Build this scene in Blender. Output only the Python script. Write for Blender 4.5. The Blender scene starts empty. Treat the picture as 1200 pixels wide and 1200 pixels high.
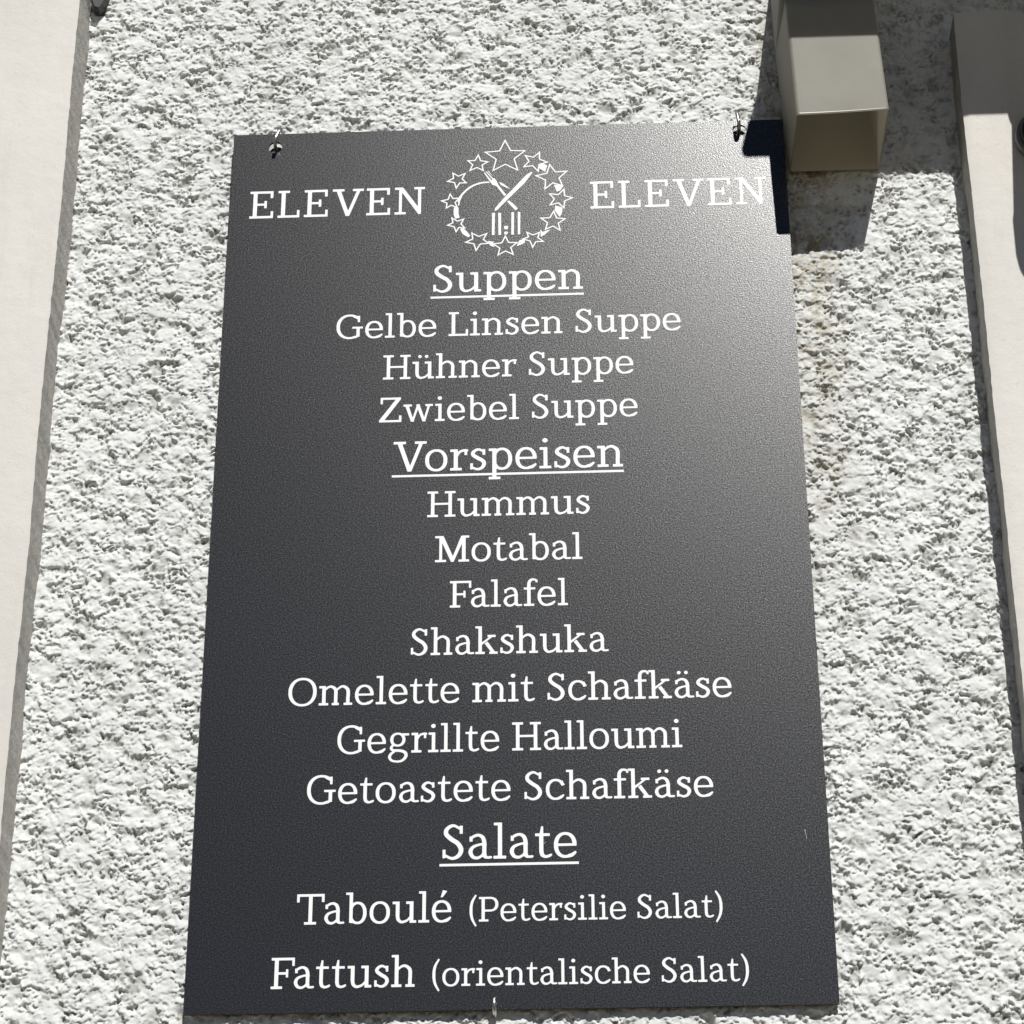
import bpy, math, random
import numpy as np
from mathutils import Matrix, Vector
from mathutils.geometry import tessellate_polygon

sc = bpy.context.scene
COL = sc.collection
ZO = 2.25                      # height of the lower edge of the board above the street (m)

# ------------------------------------------------------------------ camera
cam_d = bpy.data.cameras.new("camera")
cam_d.sensor_width = 36.0
cam_d.lens = 91.5
cam_d.clip_start = 0.05
cam_d.clip_end = 500
cam = bpy.data.objects.new("camera", cam_d)
COL.objects.link(cam)
RM = [[0.99901874, 0.02372412, 0.03739947], [0.04416502, -0.47038055, -0.88135781], [-0.00331746, 0.88214472, -0.47096676]]
mw = Matrix(RM).to_4x4()
mw.translation = Vector((0.10145, -2.30882, -0.71884 + ZO))
cam.matrix_world = mw
sc.camera = cam

# ------------------------------------------------------------------ light
SUN = Vector((-0.242, 1.0, -0.970)).normalized()       # direction in which the light travels
el = math.asin(-SUN.z)
az = math.atan2(-SUN.x, -SUN.y)                         # clockwise from +Y
sc.world = bpy.data.worlds.new("World")
sc.world.use_nodes = True
wn = sc.world.node_tree
bg = wn.nodes["Background"]
sky = wn.nodes.new("ShaderNodeTexSky")
sky.sky_type = 'NISHITA'
sky.sun_disc = False
sky.sun_elevation = el
sky.sun_rotation = az
sky.altitude = 1500
sky.dust_density = 0.0
sky.air_density = 0.5
sky.ozone_density = 0.0
wn.links.new(sky.outputs[0], bg.inputs[0])
bg.inputs[1].default_value = 0.05
sun_d = bpy.data.lights.new("sun", 'SUN')
sun_d.energy = 5.0
sun_d.angle = math.radians(0.53)
sun_d.color = (1.0, 0.98, 0.945)
sun = bpy.data.objects.new("sun", sun_d)
COL.objects.link(sun)
sun.rotation_euler = SUN.to_track_quat('-Z', 'Y').to_euler()
sun.location = (1, -3, 6)
sc.view_settings.view_transform = 'Standard'
sc.view_settings.look = 'None'
sc.view_settings.exposure = -0.17
sc.view_settings.gamma = 1.0
sc.cycles.max_bounces = 8

# ------------------------------------------------------------------ helpers
def mesh_np(name, V, F, mat=None, smooth=False):
    """V: (n,3) in board coordinates (z from the lower edge of the board), F: list or array of faces"""
    me = bpy.data.meshes.new(name)
    me.from_pydata([tuple(v) for v in V], [], [tuple(f) for f in F])
    if mat: me.materials.append(mat)
    if smooth: me.polygons.foreach_set("use_smooth", [True] * len(me.polygons))
    me.update()
    return me

def link(name, me, parent=None, loc=(0, 0, 0)):
    o = bpy.data.objects.new(name, me)
    COL.objects.link(o)
    o.location = loc
    if parent: o.parent = parent
    return o

def tag(o, label=None, cat=None, group=None, kind=None):
    if label: o["label"] = label
    if cat: o["category"] = cat
    if group: o["group"] = group
    if kind: o["kind"] = kind
    return o

def root(name, loc, label, cat, group=None):
    o = bpy.data.objects.new(name, None)
    o.empty_display_size = 0.05
    COL.objects.link(o)
    o.location = loc
    return tag(o, label, cat, group)

class MB:
    def __init__(s): s.V, s.F = [], []
    def add(s, V, F):
        n = len(s.V); s.V += [tuple(v) for v in V]; s.F += [tuple(i + n for i in f) for f in F]
    def box(s, a, b):
        x0, y0, z0 = a; x1, y1, z1 = b
        s.add([(x0,y0,z0),(x1,y0,z0),(x1,y1,z0),(x0,y1,z0),(x0,y0,z1),(x1,y0,z1),(x1,y1,z1),(x0,y1,z1)],
              [(0,3,2,1),(4,5,6,7),(0,1,5,4),(1,2,6,5),(2,3,7,6),(3,0,4,7)])
    def tube(s, pts, r, n=16):
        pts = [Vector(p) for p in pts]; rs = r if hasattr(r, '__len__') else [r] * len(pts)
        rings = []; up = None
        for i, p in enumerate(pts):
            t = (pts[min(i+1, len(pts)-1)] - pts[max(i-1, 0)]).normalized()
            if up is None: up = t.orthogonal().normalized()
            up = (up - t * up.dot(t)).normalized(); w = t.cross(up)
            rings.append([p + (up * math.cos(2*math.pi*k/n) + w * math.sin(2*math.pi*k/n)) * rs[i] for k in range(n)])
        V = [v for q in rings for v in q]; F = []
        for i in range(len(rings)-1):
            for k in range(n):
                F.append((i*n+k, i*n+(k+1)%n, (i+1)*n+(k+1)%n, (i+1)*n+k))
        F.append(tuple(range(n-1, -1, -1))); F.append(tuple((len(rings)-1)*n+k for k in range(n)))
        s.add(V, F)
    def lathe(s, prof, c, axis='Z', n=48):
        V = []; F = []
        for r, h in prof:
            for k in range(n):
                a = 2*math.pi*k/n
                V.append((c[0]+r*math.cos(a), c[1]+r*math.sin(a), c[2]+h) if axis == 'Z' else (c[0]+r*math.cos(a), c[1]-h, c[2]+r*math.sin(a)))
        for i in range(len(prof)-1):
            for k in range(n):
                F.append((i*n+k, i*n+(k+1)%n, (i+1)*n+(k+1)%n, (i+1)*n+k))
        s.add(V, F)
    def build(s, name, mat, parent=None, loc=(0,0,0), smooth=False, bevel=0):
        me = mesh_np(name, s.V, s.F, mat, smooth)
        o = link(name, me, parent, loc)
        if bevel:
            m = o.modifiers.new("bevel", 'BEVEL'); m.width = bevel; m.segments = 2; m.limit_method = 'ANGLE'
        if smooth:
            m = o.modifiers.new("wn", 'WEIGHTED_NORMAL')
        return o

# ------------------------------------------------------------------ materials
def new_mat(name):
    m = bpy.data.materials.new(name); m.use_nodes = True
    return m, m.node_tree.nodes, m.node_tree.links, m.node_tree.nodes["Principled BSDF"]

def noise(N, L, vec, scale, detail=4, rough=0.55):
    n = N.new("ShaderNodeTexNoise"); n.inputs["Scale"].default_value = scale
    n.inputs["Detail"].default_value = detail; n.inputs["Roughness"].default_value = rough
    L.new(vec, n.inputs["Vector"]); return n.outputs[0]
def rng(N, L, v, a, b, c, d):
    r = N.new("ShaderNodeMapRange"); L.new(v, r.inputs[0])
    for i, x in enumerate((a, b, c, d)): r.inputs[i+1].default_value = x
    return r.outputs[0]
def mix(N, L, fac, a, b):
    m = N.new("ShaderNodeMix"); m.data_type = 'RGBA'
    if isinstance(fac, float): m.inputs[0].default_value = fac
    else: L.new(fac, m.inputs[0])
    for i, x in ((6, a), (7, b)):
        if isinstance(x, tuple): m.inputs[i].default_value = (*x, 1)
        else: L.new(x, m.inputs[i])
    return m.outputs[2]
def math_(N, L, op, a, b=None):
    m = N.new("ShaderNodeMath"); m.operation = op
    for i, x in enumerate((a, b)):
        if x is None: continue
        if isinstance(x, (int, float)): m.inputs[i].default_value = x
        else: L.new(x, m.inputs[i])
    return m.outputs[0]
def bump(N, L, h, dist, strength, normal=None):
    b = N.new("ShaderNodeBump"); b.inputs["Distance"].default_value = dist; b.inputs["Strength"].default_value = strength
    L.new(h, b.inputs["Height"])
    if normal is not None: L.new(normal, b.inputs["Normal"])
    return b.outputs[0]

# roughcast plaster, white limewash gone slightly grey, with rust and algae stains under the spout
m_pl, N, L, B = new_mat("plaster")
tc = N.new("ShaderNodeTexCoord").outputs["Object"]
c = mix(N, L, rng(N, L, noise(N, L, tc, 9, 5), .35, .7, 0, 1), (.765, .78, .765), (.69, .705, .69))
c = mix(N, L, rng(N, L, noise(N, L, tc, 160, 3), .5, .75, 0, .5), c, (.60, .60, .57))
sep = N.new("ShaderNodeSeparateXYZ"); L.new(tc, sep.inputs[0])
# deep pits darkened in the colour, adding to their shade
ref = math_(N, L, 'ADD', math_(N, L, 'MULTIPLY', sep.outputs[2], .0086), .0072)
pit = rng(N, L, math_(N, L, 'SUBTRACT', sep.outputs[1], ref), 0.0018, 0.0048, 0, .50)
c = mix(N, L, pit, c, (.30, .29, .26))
# streak running down below the spout
dx = math_(N, L, 'ABSOLUTE', math_(N, L, 'SUBTRACT', sep.outputs[0], 0.318))
wob = math_(N, L, 'MULTIPLY', math_(N, L, 'SUBTRACT', noise(N, L, tc, 14, 3), .5), .05)
sx = rng(N, L, math_(N, L, 'ADD', dx, wob), .004, .050, 1, 0)
sz = rng(N, L, sep.outputs[2], .35, .80, 0, 1)
st = math_(N, L, 'MULTIPLY', math_(N, L, 'MULTIPLY', sx, sz), rng(N, L, noise(N, L, tc, 95, 5, .7), .38, .60, .08, 1))
c = mix(N, L, math_(N, L, 'MULTIPLY', st, rng(N, L, math_(N, L, 'SUBTRACT', sep.outputs[1], ref), -.001, .003, .55, 1.0)), c, (.37, .32, .215))
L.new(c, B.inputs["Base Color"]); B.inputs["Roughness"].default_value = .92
B.inputs["Specular IOR Level"].default_value = .25
L.new(bump(N, L, noise(N, L, tc, 700, 5, .7), .0008, .7), B.inputs["Normal"])

# smooth painted surround
m_sm, N, L, B = new_mat("smooth_paint")
tc = N.new("ShaderNodeTexCoord").outputs["Object"]
mp = N.new("ShaderNodeMapping"); mp.inputs["Scale"].default_value = (1, 1, .35); L.new(tc, mp.inputs[0])
c = mix(N, L, rng(N, L, noise(N, L, mp.outputs[0], 12, 5), .35, .7, 0, 1), (.70, .675, .625), (.64, .615, .57))
c = mix(N, L, rng(N, L, noise(N, L, tc, 110, 5, .7), .60, .72, 0, .45), c, (.45, .41, .33))
mp2 = N.new("ShaderNodeMapping"); mp2.inputs["Scale"].default_value = (1, 1, .12); L.new(tc, mp2.inputs[0])
c = mix(N, L, rng(N, L, noise(N, L, mp2.outputs[0], 55, 6, .65), .55, .75, 0, .30), c, (.52, .49, .43))
L.new(c, B.inputs["Base Color"]); B.inputs["Roughness"].default_value = .75
b1 = bump(N, L, noise(N, L, tc, 45, 5), .003, .35)
L.new(bump(N, L, noise(N, L, tc, 500, 3), .0006, .35, b1), B.inputs["Normal"])

m_ed, N, L, B = new_mat("grey_edge_paint")  # sides of the bands, greyer and darker than the fronts
tc = N.new("ShaderNodeTexCoord").outputs["Object"]
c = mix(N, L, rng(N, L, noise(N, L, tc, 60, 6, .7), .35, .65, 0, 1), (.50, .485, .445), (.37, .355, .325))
L.new(c, B.inputs["Base Color"]); B.inputs["Roughness"].default_value = .9
L.new(bump(N, L, noise(N, L, tc, 120, 6, .7), .004, .8), B.inputs["Normal"])

# anthracite powder coated board: fine grain in the sheen
m_bd, N, L, B = new_mat("anthracite_board")
tc = N.new("ShaderNodeTexCoord").outputs["Object"]
c = mix(N, L, rng(N, L, noise(N, L, tc, 700, 2), .35, .65, 0, 1), (.0080, .0081, .0089), (.0135, .0137, .0150))
L.new(c, B.inputs["Base Color"])
B.inputs["Roughness"].default_value = .42
B.inputs["Specular IOR Level"].default_value = .62
vb = noise(N, L, tc, 620, 3, .65)
L.new(bump(N, L, vb, .0006, .19), B.inputs["Normal"])
g_ = noise(N, L, tc, 680, 2, .7)
L.new(rng(N, L, g_, .32, .68, .18, .335), B.inputs["Roughness"])
L.new(rng(N, L, noise(N, L, tc, 830, 2, .7), .32, .68, .32, 1.25), B.inputs["Specular IOR Level"])

m_be, N, L, B = new_mat("board_edge"); B.inputs["Base Color"].default_value = (.02, .02, .022, 1); B.inputs["Roughness"].default_value = .5

m_tx, N, L, B = new_mat("white_lettering")
tc = N.new("ShaderNodeTexCoord").outputs["Object"]
c = mix(N, L, rng(N, L, noise(N, L, tc, 300, 3), .3, .7, 0, 1), (.89, .90, .905), (.84, .85, .855))
L.new(c, B.inputs["Base Color"]); B.inputs["Roughness"].default_value = .5

m_sp, N, L, B = new_mat("spout_plastic")         # thin beige plastic, lets some light through
tc = N.new("ShaderNodeTexCoord").outputs["Object"]
c = mix(N, L, rng(N, L, noise(N, L, tc, 22, 5), .35, .7, 0, 1), (.355, .347, .318), (.315, .306, .276))
c = mix(N, L, rng(N, L, noise(N, L, tc, 300, 5, .75), .66, .76, 0, .35), c, (.20, .18, .14))
L.new(c, B.inputs["Base Color"]); B.inputs["Roughness"].default_value = .55
B.inputs["Specular IOR Level"].default_value = .35
nb_ = bump(N, L, noise(N, L, tc, 14, 3), .004, .35); L.new(nb_, B.inputs["Normal"])
tr_ = N.new("ShaderNodeBsdfTranslucent"); tr_.inputs[0].default_value = (.72, .70, .60, 1)
ms_ = N.new("ShaderNodeMixShader"); ms_.inputs[0].default_value = .42
L.new(B.outputs[0], ms_.inputs[1]); L.new(tr_.outputs[0], ms_.inputs[2])
L.new(ms_.outputs[0], N["Material Output"].inputs[0])
m_si, N, L, B = new_mat("spout_inside_lit")  # paler copy for the inner faces; light inside put into the colour
B.inputs["Base Color"].default_value = (.80, .77, .68, 1); B.inputs["Roughness"].default_value = .7
tr_ = N.new("ShaderNodeBsdfTranslucent"); tr_.inputs[0].default_value = (.88, .86, .78, 1)
ms_ = N.new("ShaderNodeMixShader"); ms_.inputs[0].default_value = .5
L.new(B.outputs[0], ms_.inputs[1]); L.new(tr_.outputs[0], ms_.inputs[2])
L.new(ms_.outputs[0], N["Material Output"].inputs[0])
m_rim, N, L, B = new_mat("sunlit_lip")
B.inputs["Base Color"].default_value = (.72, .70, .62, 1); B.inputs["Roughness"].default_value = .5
m_mt, N, L, B = new_mat("galvanised_steel")
B.inputs["Base Color"].default_value = (.55, .54, .52, 1); B.inputs["Metallic"].default_value = 1; B.inputs["Roughness"].default_value = .28

m_dk, N, L, B = new_mat("dark_metal")
B.inputs["Base Color"].default_value = (.045, .045, .045, 1); B.inputs["Roughness"].default_value = .45; B.inputs["Metallic"].default_value = .3
m_bk, N, L, B = new_mat("black_metal")
B.inputs["Base Color"].default_value = (.008, .008, .008, 1); B.inputs["Roughness"].default_value = .5
m_lc, N, L, B = new_mat("grey_metal")
B.inputs["Base Color"].default_value = (.16, .155, .145, 1); B.inputs["Roughness"].default_value = .5; B.inputs["Metallic"].default_value = .2
m_si2, N, L, B = new_mat("scratch_grey")
B.inputs["Base Color"].default_value = (.4, .4, .4, 1)
m_gl, N, L, B = new_mat("lamp_glass")
B.inputs["Base Color"].default_value = (.7, .68, .6, 1); B.inputs["Roughness"].default_value = .3

m_gr, N, L, B = new_mat("street_paving")
tc = N.new("ShaderNodeTexCoord").outputs["Object"]
c = mix(N, L, rng(N, L, noise(N, L, tc, 6, 6), .35, .7, 0, 1), (.120, .088, .048), (.085, .064, .038))
L.new(c, B.inputs["Base Color"]); B.inputs["Roughness"].default_value = .9
L.new(bump(N, L, noise(N, L, tc, 80, 5), .004, .5), B.inputs["Normal"])

# ------------------------------------------------------------------ ground
me = mesh_np("street_ground", [(-60,-60,0),(60,-60,0),(60,.6,0),(-60,.6,0)], [(0,1,2,3)], m_gr)
tag(link("street_ground", me), "grey paved street in front of the wall", kind="structure")

# ------------------------------------------------------------------ facade
facade = root("house_wall", (0, 0.02, 0), "white roughcast plaster wall that carries the dark menu board", "wall")
FOFF = Vector((0, 0.02, 0))

def wall_mean(z):       # distance of the plaster behind the front of the board
    return 0.0072 + 0.0085 * np.clip(z / 0.99, -0.2, 1.3)

def bandnoise(n, lam, seed, aniso=1.0, width=.45):
    """periodic n x n noise with wavelength around lam cells"""
    r = np.random.default_rng(seed).standard_normal((n, n))
    fy = np.fft.fftfreq(n)[:, None] * aniso; fx = np.fft.fftfreq(n)[None, :]
    f = np.hypot(fx, fy) * lam + 1e-9
    g = np.exp(-(np.log(f) ** 2) / (2 * width ** 2))
    h = np.fft.ifft2(np.fft.fft2(r) * g).real
    return h / h.std()

NT, CELL = 2048, 0.0008                                   # 1.64 m tile
def mm(l): return l / 1000 / CELL
def warp(a, k, s1, s2, lam=26):
    """slide the pattern about with two slow noises"""
    w1 = bandnoise(NT, mm(lam), s1) * k; w2 = bandnoise(NT, mm(lam), s2) * k
    I, J = np.meshgrid(np.arange(NT), np.arange(NT), indexing='ij')
    fi = I + w1; fj = J + w2; i0 = np.floor(fi).astype(int); j0 = np.floor(fj).astype(int); di = fi - i0; dj = fj - j0
    i0 %= NT; j0 %= NT; i1 = (i0 + 1) % NT; j1 = (j0 + 1) % NT
    return (a[i0, j0] * (1-dj) + a[i0, j1] * dj) * (1-di) + (a[i1, j0] * (1-dj) + a[i1, j1] * dj) * di
n1 = bandnoise(NT, mm(20), 1, .9)
n2 = bandnoise(NT, mm(10.5), 2, .85, .55)
n3 = bandnoise(NT, mm(5.6), 3, .85, .55)
n4 = bandnoise(NT, mm(2.6), 4)
big = bandnoise(NT, mm(90), 5)
md = bandnoise(NT, mm(38), 6)
rs = np.random.default_rng(77)
PAD = 24
Lm = np.full((NT + 2*PAD, NT + 2*PAD), -4.9, np.float32)
def stamp(count, r0, r1, p0, p1, steep):
    cx = rs.uniform(0, NT, count); cy = rs.uniform(0, NT, count)
    dens = rs.uniform(-2.2, 1.6, count)
    r = rs.uniform(r0, r1, count) / 1000 / CELL; pk = rs.uniform(p0, p1, count)
    asp = rs.uniform(.75, 1.35, count); ang = rs.uniform(-.9, .9, count)
    for i in range(count):
        iy, ix = int(cy[i]), int(cx[i])
        if md[iy % NT, ix % NT] < dens[i]: continue
        k = min(int(r[i] * 1.35) + 1, PAD - 1); g = np.arange(-k, k + 1)
        gx_ = g[None, :] - (cx[i] - ix); gy_ = g[:, None] - (cy[i] - iy)
        c_, s_ = math.cos(ang[i]), math.sin(ang[i])
        q = ((gx_ * c_ + gy_ * s_) / asp[i]) ** 2 + ((gy_ * c_ - gx_ * s_) * asp[i]) ** 2
        v = pk[i] - steep * (r[i] * CELL * 1000 / 4) * (q / r[i] ** 2) ** 1.25
        sl = Lm[iy+PAD-k:iy+PAD+k+1, ix+PAD-k:ix+PAD+k+1]
        np.maximum(sl, v, out=sl)
stamp(24000, 2.6, 6.4, -1.5, .55, 2.6)
stamp(76000, 1.35, 3.0, -1.5, 1.15, 3.0)
stamp(60000, .8, 1.6, -1.6, 1.3, 2.6)
Lm[PAD:2*PAD] = np.maximum(Lm[PAD:2*PAD], Lm[NT+PAD:]); Lm[NT:NT+PAD] = np.maximum(Lm[NT:NT+PAD], Lm[:PAD])
Lm[:, PAD:2*PAD] = np.maximum(Lm[:, PAD:2*PAD], Lm[:, NT+PAD:]); Lm[:, NT:NT+PAD] = np.maximum(Lm[:, NT:NT+PAD], Lm[:, :PAD])
h = Lm[PAD:PAD+NT, PAD:PAD+NT].astype(float)
def soft(a):
    for ax in (0, 1): a = (np.roll(a, 1, ax) + 2 * a + np.roll(a, -1, ax)) / 4
    return a
h = soft(h)
def cap(h, k): return k * np.tanh(h / k)
h = np.where(h > -.2, -.2 + cap(h + .2, 1.5), h)
h = warp(warp(h, 2.4, 21, 22), 1.0, 23, 24, 6)
# a second coat: ragged flakes and little pits, stronger in some patches than in others
nb = bandnoise(NT, mm(9.0), 7, .85, .45)
nc = bandnoise(NT, mm(4.6), 9, .85, .45)
md2 = bandnoise(NT, mm(55), 8)
p1 = cap(np.clip(nb + .45 * nc - 1.3 + .34 * md, 0, 3), .65)
p2 = cap(np.clip(nc + .4 * n4 - 1.35 + .35 * md2, 0, 3), .5)
g2 = warp(n1 * .40 + n2 * .55 + n3 * .55 - p1 * 6.0 - p2 * 4.0, 2.2, 31, 32) + n4 * .24
wgt = np.clip(.62 + .22 * md2, .25, 1.0)
# trowelled patches lie flatter, others are left open and deep
pat = bandnoise(NT, mm(70), 41, .8, .6) * .7 + bandnoise(NT, mm(32), 42, .8, .5) * .5
rough = np.clip(1.0 + .42 * pat, .45, 1.75)
deep = cap(np.clip(nb * .8 + .6 * nc - 1.55 + .55 * pat, 0, 3), .8)
h = ((h + .45) * (1 - wgt * .62) + g2 * wgt * .95) * rough - warp(deep, 2.2, 31, 32) * 4.5 + n1 * .2 - .12
H = h * 0.00093                                             # metres, + is out of the wall
H = np.clip(H, -0.0085, 0.0028)

def sample(x, z):
    u = (x / CELL) % NT; v = (z / CELL) % NT
    i = np.floor(v).astype(int); j = np.floor(u).astype(int); fu = u - j; fv = v - i
    i1 = (i + 1) % NT; j1 = (j + 1) % NT; i %= NT; j %= NT
    return (H[i, j] * (1-fu) + H[i, j1] * fu) * (1-fv) + (H[i1, j] * (1-fu) + H[i1, j1] * fu) * fv

def axis(a, b, step, lo, hi):
    mid = np.arange(a, b, step); out = []
    s = step; x = a
    while x > lo: s *= 1.12; x -= s; out.append(x)
    left = np.array(out[::-1]); out = []; s = step; x = mid[-1]
    while x < hi: s *= 1.12; x += s; out.append(x)
    return np.concatenate([left, mid, np.array(out)])
gx = axis(-0.53, 0.60, .00118, -3.0, 3.0)
gz = axis(-0.06, 1.21, .00118, -ZO - .05, 3.0)
X, Z = np.meshgrid(gx, gz)
hh = sample(X + 5.0, Z + 5.0)
Y = wall_mean(Z) - hh - FOFF.y
# lumps sag a little, so they overhang their lower side
fine = ((X > -.54) & (X < .61) & (Z > -.07) & (Z < 1.22)).astype(float)
Zs = Z - np.clip(hh, -.002, .003) * .8 * fine
nx, nz = len(gx), len(gz)
V = np.stack([X, Y, Zs + ZO], -1).reshape(-1, 3).astype(np.float32)
idx = np.arange(nx * nz).reshape(nz, nx)
F = np.stack([idx[:-1, :-1], idx[:-1, 1:], idx[1:, 1:], idx[1:, :-1]], -1).reshape(-1, 4).astype(np.int32)
me = bpy.data.meshes.new("plaster_surface")
me.vertices.add(len(V)); me.vertices.foreach_set("co", V.ravel())
me.loops.add(F.size); me.loops.foreach_set("vertex_index", F.ravel())
me.polygons.add(len(F)); me.polygons.foreach_set("loop_start", np.arange(0, F.size, 4, dtype=np.int32))
me.polygons.foreach_set("loop_total", np.full(len(F), 4, dtype=np.int32))
me.update(calc_edges=True)
me.polygons.foreach_set("use_smooth", np.ones(len(F), dtype=bool))
# shift the object space so that the material's coordinates are board coordinates
V[:, 2] -= ZO; V[:, 1] += FOFF.y
me.vertices.foreach_set("co", V.ravel()); me.update()
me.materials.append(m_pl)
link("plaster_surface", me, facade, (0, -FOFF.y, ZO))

def rough_band(name, x0, x1, depth, z0, z1, edge_left, edge_right, seed):
    """smooth rendered band standing proud of the wall, with a slightly uneven arris"""
    rs = np.random.default_rng(seed)
    zs = np.arange(z0, z1 + 1e-6, .004); n = len(zs)
    def wob(s): 
        k = np.convolve(rs.standard_normal(n + 60), np.hanning(s) / np.sqrt((np.hanning(s) ** 2).sum()), 'same')[30:30+n]; return k
    el_, er_ = wob(60) * .00035 + wob(5) * .0002, wob(60) * .00035 + wob(5) * .0002
    dep = wob(90) * .0006
    m = MB(); m2 = MB()
    cx = np.linspace(0, 1, 12)
    Vf = []; 
    for i, z in enumerate(zs):
        a = x0 + el_[i] * edge_left; b = x1 + er_[i] * edge_right
        for t in cx:
            e = min(t * (b-a), (1-t) * (b-a)); rnd = .0012 if e < .0005 else 0
            Vf.append((a + (b-a) * t, -depth + dep[i] * .6 + rnd, z))
    k = len(cx); Ff = [(i*k+j, i*k+j+1, (i+1)*k+j+1, (i+1)*k+j) for i in range(n-1) for j in range(k-1)]
    m.add(Vf, Ff)
    for side, j in ((-1, 0), (1, k-1)):
        Vs = []
        ins = wob(25) * .0007
        for i in range(n):
            x, y, z = Vf[i*k+j]
            Vs += [(x, y, z), (x + ins[i] * .5, (y + .02) / 2, z), (x + side * .001 + ins[i], .028, z)]
        Fs = []
        for i in range(n-1):
            for q in (0, 1):
                f = (i*3+q, i*3+q+1, (i+1)*3+q+1, (i+1)*3+q)
                Fs.append(f if side == -1 else f[::-1])
        m2.add(Vs, [f[::-1] for f in Fs])
    for zi, o in ((0, 1), (n-1, -1)):                        # end faces
        a = Vf[zi*k]; b = Vf[zi*k+k-1]
        q = [a, b, (b[0], .028, b[2]), (a[0], .028, a[2])]
        m2.add(q, [(0, 1, 2, 3)])
    o = m.build(name, m_sm, facade, (0, -FOFF.y, ZO)); o.data.polygons.foreach_set("use_smooth", [True]*len(o.data.polygons))
    e = m2.build("band_reveal", m_ed, o, (0, 0, 0))
    return o
o = rough_band("window_surround", -.86, -.4765, .037, -.9, 2.2, 0, 1, 3)
tag(o, "broad smooth cream surround at the left of the wall")
o = rough_band("window_surround", .4908, .5672, .028, -.9, 1.108, 1, 1, 8)
tag(o, "narrow smooth cream surround at the right, shaded at its top")

# stone ledge over the opening on the right, above the picture; its shadow falls on the wall
B0 = (0.2520, 0.0, 0.9385)      # where the shadow of its lower front corner lands on the board
t = .30
LX = B0[0] + .242 * t; LZ = B0[2] + .970 * t
m = MB(); m.box((LX, -t, LZ), (1.9, .03, LZ + .016))
o = m.build("stone_ledge", m_sm, facade, (0, -FOFF.y, ZO), bevel=.006)
tag(o, "thin cream ledge projecting over the right side of the wall")

# ------------------------------------------------------------------ glyphs
STEP = 4.0
GX = np.arange(-60, 960, STEP); GY = np.arange(-300, 860, STEP)
PX, PY = np.meshgrid(GX, GY)
def Z0(): return np.zeros(PX.shape, bool)
def R(x0, y0, x1, y1): return (PX >= x0) & (PX <= x1) & (PY >= y0) & (PY <= y1)
def E(cx, cy, rx, ry, n=2.15): return (np.abs((PX-cx)/rx) ** n + np.abs((PY-cy)/ry) ** n) <= 1
def P(*pts):
    ins = Z0(); m = len(pts)
    for i in range(m):
        (x0, y0), (x1, y1) = pts[i], pts[(i+1) % m]
        if y0 == y1: continue
        c_ = ((PY < y0) != (PY < y1)) & (PX < (x1-x0) * (PY-y0) / (y1-y0) + x0)
        ins ^= c_
    return ins
def crom(pts, k=10):
    pts = [np.array(p, float) for p in pts]; q = [2*pts[0]-pts[1]] + pts + [2*pts[-1]-pts[-2]]; out = []
    for i in range(1, len(q)-2):
        for j in range(k):
            t_ = j / k; a, b, c_, d = q[i-1], q[i], q[i+1], q[i+2]
            out.append(.5*((2*b)+(-a+c_)*t_+(2*a-5*b+4*c_-d)*t_**2+(-a+3*b-3*c_+d)*t_**3))
    out.append(pts[-1]); return np.array(out)
def K(pts, ws, round_ends=False):
    """stroke through points with varying width"""
    q = crom([(*p, w) for p, w in zip(pts, ws)]); r = Z0()
    for i in range(len(q)-1):
        a, b = q[i], q[i+1]; d = b[:2]-a[:2]; l = np.hypot(*d)
        if l < 1e-6: continue
        nrm = np.array([-d[1], d[0]]) / l
        p_ = [a[:2]+nrm*a[2]/2, b[:2]+nrm*b[2]/2, b[:2]-nrm*b[2]/2, a[:2]-nrm*a[2]/2]
        r |= P(*p_)
        if i > 0 or round_ends: r |= (PX-a[0])**2 + (PY-a[1])**2 <= (a[2]/2)**2
    if round_ends: r |= (PX-q[-1][0])**2 + (PY-q[-1][1])**2 <= (q[-1][2]/2)**2
    return r
S_, T_ = 84, 62
def ring(cx, cy, rx, ry, sx=S_, sy=T_): return E(cx, cy, rx, ry) & ~E(cx, cy, rx-sx, ry-sy)
def arch(x0, x1, top=508):       # n-arch from stem x0 to stem whose centre is x1
    w = x1 - x0
    return K([(x0, 365), (x0+w*.30, top-58), (x0+w*.60, top-34), (x0+w*.90, top-88), (x1, 350), (x1, 200), (x1, 30)], [40, 58, 66, 80, 84, 84, 84])
def foot(x0, x1): return R(x0, 0, x1, T_)
def g_o(): return ring(228, 248, 228, 260), 456
def g_O(): return ring(330, 350, 330, 364, 90, 62), 660
def g_c():
    g = ring(222, 248, 222, 260) & ~(R(215, 95, 500, 345)) & ~P((250, 95), (500, 95), (500, 330), (330, 345)) 
    g |= R(325, 330, 385, 462) & ~E(222, 248, 140, 198)
    g |= K([(290, 40), (345, 62), (398, 112)], [60, 66, 44])
    return g, 405
def g_e():
    g = ring(218, 248, 218, 260)
    g &= ~R(200, 100, 500, 232)
    g |= R(60, 225, 430, 283) & E(218, 248, 218, 262)
    g &= ~(R(300, 60, 500, 226))
    g |= K([(280, 26), (345, 52), (412, 108)], [62, 74, 50])
    return g, 432
def g_s():
    g = K([(300, 420), (180, 478), (85, 425), (75, 355), (165, 280), (255, 225), (298, 150), (255, 55), (160, 20), (50, 65)], [50, 60, 74, 84, 86, 84, 84, 72, 60, 50])
    g |= R(262, 345, 322, 480) | R(14, 15, 72, 160)
    return g, 345
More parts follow.
